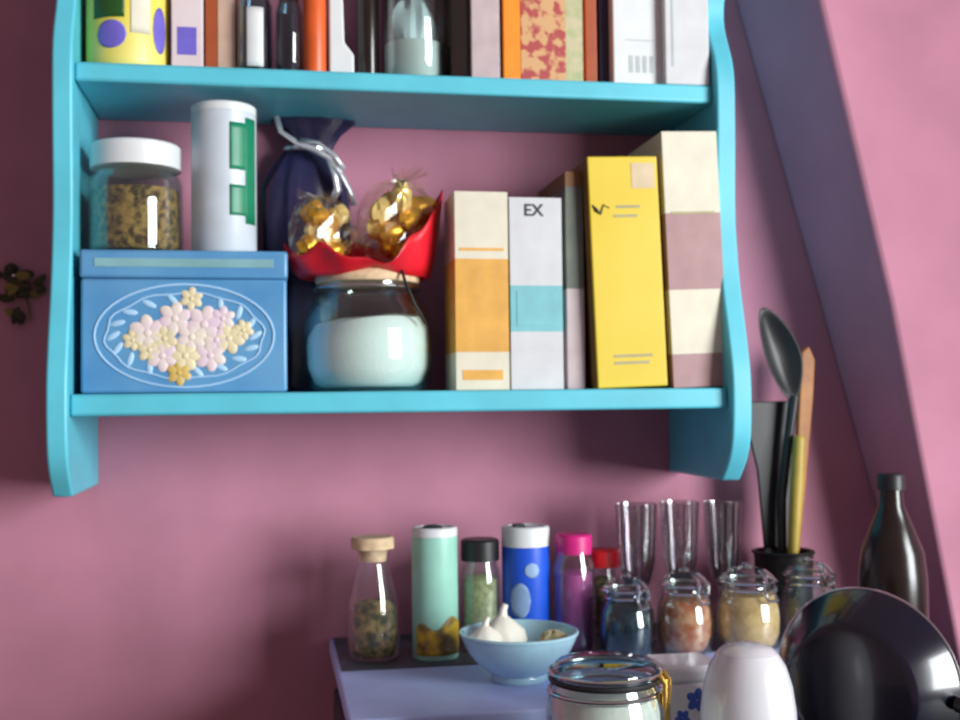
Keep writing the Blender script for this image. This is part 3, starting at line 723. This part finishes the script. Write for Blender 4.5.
# wooden spoon and olive handle
YS3 = -.05; o = (x+.010, YS3, ZR+.012)
t = thing('wooden_spatula', 'narrow brown wooden spatula at right of the black spoon', 'spatula', o)
b0 = [lp_(a, b, YS3, o) for a, b in ((800, 352), (808, 346), (814, 360), (812, 400), (806, 470), (799, 552), (789, 552), (795, 460), (798, 400))]
blade(b0, 0, .007, M['wood'], 'blade', t)
e = lp_(794, 550, YS3, o)
MB().tube([(e[0], 0, e[1]), (0, 0, .001)], .005).build('handle', M['wood'], t)
YS4 = -.076; o = (x+.006, YS4, ZR+.012)
t = thing('brush_handle', 'olive-yellow utensil handle in the crock, right of the turner', 'utensil', o)
pp = [lp_(a, b, YS4, o) for a, b in ((799, 440), (797, 480), (793, 550))]
MB().tube([(pp[0][0], 0, pp[0][1]), (pp[1][0], 0, pp[1][1]), (pp[2][0], 0, pp[2][1]), (0, 0, .001)], [.0065, .0075, .006, .005]).build('handle', M['olive'], t)
MB().ell((pp[0][0], 0, pp[0][1]), (.0065, .0065, .006), None, 14, 8).build('handle_end', M['olive'], t)

# dark bottle at right, on the counter
YD = -.20
x, r = roundpos(860, 926, 580, YD)
h = P(889, 474, YD).z-ZC
t = thing('oil_bottle', 'dark brown long-necked bottle in the corner behind the pan', 'bottle', (x, YD, ZC+E_))
MB().lathe([(r*.9, 0), (r, .004), (r, h*.55), (r*.92, h*.66), (r*.6, h*.78), (r*.38, h*.86), (r*.34, h*.93)], 40).build('body', M['bottle'], t)
MB().lathe([(r*.42, h*.9302), (r*.42, h*.99), (r*.38, h), (.0005, h)], 28).build('cap', M['black'], t)

# ------------------------------------------------------------------ foreground on the counter
YF_ = -.445; x, r = roundpos(546, 664, 690, YF_); h = P(606, 655, YF_).z-ZC
t = thing('clip_jar', 'large clip jar of white powder in the foreground below the bowl', 'jar', (x, YF_, ZC+E_))
hb = h*.86
MB().shell([(r*.86, 0), (r*.96, .004), (r, hb*.1), (r, hb*.78), (r*.95, hb*.9), (r*.86, hb*.97), (r*.86, hb)], .0026, 48).build('glass', M['gglass'], t, sharp=60)
ri = r-.0036
MB().lathe([(ri*.9, .004), (ri, hb*.12), (ri, hb*.76), (ri*.93, hb*.88), (ri*.5, hb*.92), (.0005, hb*.93)], 40).build('contents', M['rice'], t)
MB().lathe([(r*.885, hb+.0004), (r*.90, hb*1.03), (r*.90, hb*1.08), (r*.80, hb*1.12), (r*.5, h*.99), (.0005, h)], 48).build('lid', M['dglass'], t, sharp=60)
MB().tube([(r*.91*math.cos(2*PI*i/48), r*.91*math.sin(2*PI*i/48), hb*1.0) for i in range(48)], .0022, 8, closed=True).build('rubber_seal', M['black'], t)
MB().tube([(r*.93*math.cos(2*PI*i/48), r*.93*math.sin(2*PI*i/48), hb*1.05) for i in range(48)], .0016, 8, closed=True).build('lid_wire', M['chrome'], t)
MB().tube([(r*.95*math.cos(2*PI*i/48), r*.95*math.sin(2*PI*i/48), hb*.92) for i in range(48)], .0016, 8, closed=True).build('wire_collar', M['chrome'], t)
for s_ in (-9, 9):
    pp = [((a_*r*math.cos(math.radians(-30+s_))), a_*r*math.sin(math.radians(-30+s_)), z_) for a_, z_ in ((.96, hb*.93), (1.05, hb*.84), (1.07, hb*1.0), (.97, hb*1.06))]
    plabel(MB().tube(pp, .0022, 8).build('clasp', M['brass'], t), 'brass clasp')

# tea tin
YTn = -.392
xa, xb = span(664, 724, 700, YTn); ht = P(692, 667, YTn).z-ZC
t = thing('tea_caddy', 'white tea caddy with blue flower print and gold corners', 'caddy', ((xa+xb)/2, YTn+.026, ZC+E_))
w = (xb-xa)/2
MB().box(-w, w, -.026, .026, 0, ht*.86).build('body', M['cer'], t, bevel=.003)
MB().box(-w-.0008, w+.0008, -.0268, .0268, ht*.862, ht).build('lid', M['cer'], t, bevel=.004)
for s in (-1, 1):
    MB().box(s*(w-.002)-.0025, s*(w-.002)+.0025, -.0275, -.0255, .002, ht*.74).build('gold_corner', M['brass'], t, bevel=.0008)
for fx, fz, R_ in ((.1, .72, .0085), (-.4, .58, .006), (.45, .52, .007), (0, .4, .008)):
    m = MB()
    for i in range(5):
        a = 2*PI*i/5+fx
        m.ell((w*fx+R_*.6*math.cos(a), -.0261, ht*fz+R_*.6*math.sin(a)), (R_*.55, .0006, R_*.42), Matrix.Rotation(-a, 3, 'Y').to_euler(), 10, 6)
    m.build('flower_print', M['bluep'], t)
# white jug
YW = -.447
x, r = roundpos(700, 796, 700, YW); h = P(748, 643, YW).z-ZC
t = thing('white_jug', 'white round-shouldered ceramic jar in the foreground, left of dark pan', 'jar', (x, YW, ZC+E_))
MB().lathe([(r*.74, 0), (r*.82, .003), (r*.95, h*.22), (r, h*.42), (r*.98, h*.60), (r*.91, h*.75), (r*.79, h*.865), (r*.62, h*.945)], 56).build('body', M['cer'], t)
MB().lathe([(r*.615, h*.9455), (r*.5, h*.975), (r*.25, h*.995), (.0005, h)], 40).build('lid', M['cer'], t)

# pan, standing on its rim, underside to the room
ang = math.radians(50); nrm = Vector((-math.sin(ang), -math.cos(ang), 0))
C0 = P(866, 680, -.400); Rp = (P(866, 590, -.400).z - ZC)/2
t = thing('frying_pan', 'dark navy pan stood on its rim, underside facing the room', 'pan', (C0.x, -.400, ZC+.0012))
outer_ = [(.0005, .035), (Rp*.62, .0345), (Rp*.68, .0335), (Rp*.71, .0315), (Rp*.985, .003), (Rp, .001), (Rp, 0)]
inner_ = [(Rp-.002, .0), (Rp*.96, .003), (Rp*.69, .0295), (Rp*.65, .0315), (Rp*.6, .032), (.0005, .0325)]
m = MB().lathe(outer_+inner_, 96)
Rm = nrm.to_track_quat('Z', 'Y').to_matrix()
m.v = [tuple(Rm @ Vector(v) + Vector((0, 0, Rp))) for v in m.v]
m.build('pan_body', M['pan'], t, sharp=60)
m = MB().tube([(Rp*math.cos(2*PI*i/72), Rp*math.sin(2*PI*i/72), .0005) for i in range(72)], .0012, 8, closed=True)
m.v = [tuple(Rm @ Vector(v) + Vector((0, 0, Rp))) for v in m.v]
m.build('rim', M['chrome'], t)
rt = Vector((math.cos(ang), -math.sin(ang), 0))
hp = [rt*(Rp*.97)+nrm*.008+Vector((0, 0, Rp-.004)), rt*(Rp+.03)+nrm*.012+Vector((0, 0, Rp-.008)), rt*(Rp+.15)+nrm*.012+Vector((0, 0, Rp-.02))]
MB().tube(hp, [.006, .007, .009]).build('handle', M['black'], t)

# ------------------------------------------------------------------ light, world, camera
def area(name, loc, target, sx, sy, power, col):
    l = bpy.data.lights.new(name, 'AREA'); l.shape = 'RECTANGLE'; l.size = sx; l.size_y = sy; l.energy = power; l.color = col
    o = bpy.data.objects.new(name, l); COL.objects.link(o); o.location = loc
    o.rotation_euler = (Vector(target)-Vector(loc)).to_track_quat('-Z', 'Y').to_euler(); return o
area('window_daylight', (2.75, -2.85, .40), (.15, 0, .05), 1.4, 1.8, 215, (.94, .985, 1.0))
w = bpy.data.worlds.new('room_light'); bpy.context.scene.world = w; w.use_nodes = True
w.node_tree.nodes['Background'].inputs['Color'].default_value = (1.0, .70, .75, 1)
w.node_tree.nodes['Background'].inputs['Strength'].default_value = .26

cd = bpy.data.cameras.new('camera'); cam = bpy.data.objects.new('camera', cd); COL.objects.link(cam)
cd.sensor_fit = 'HORIZONTAL'; cd.sensor_width = 36; cd.lens = 36*FPX/960
R3 = Matrix((CR, CU, -CF)).transposed()
cam.matrix_world = Matrix.Translation(CAM) @ R3.to_4x4()
cd.clip_start = .01
cd.dof.use_dof = True; cd.dof.focus_distance = .62; cd.dof.aperture_fstop = (36*FPX/960)/3.2; cd.dof.aperture_blades = 0
sc = bpy.context.scene; sc.camera = cam
sc.view_settings.view_transform = 'Standard'; sc.view_settings.look = 'None'; sc.view_settings.gamma = 1; sc.view_settings.use_curve_mapping = False
sc.view_settings.exposure = 0
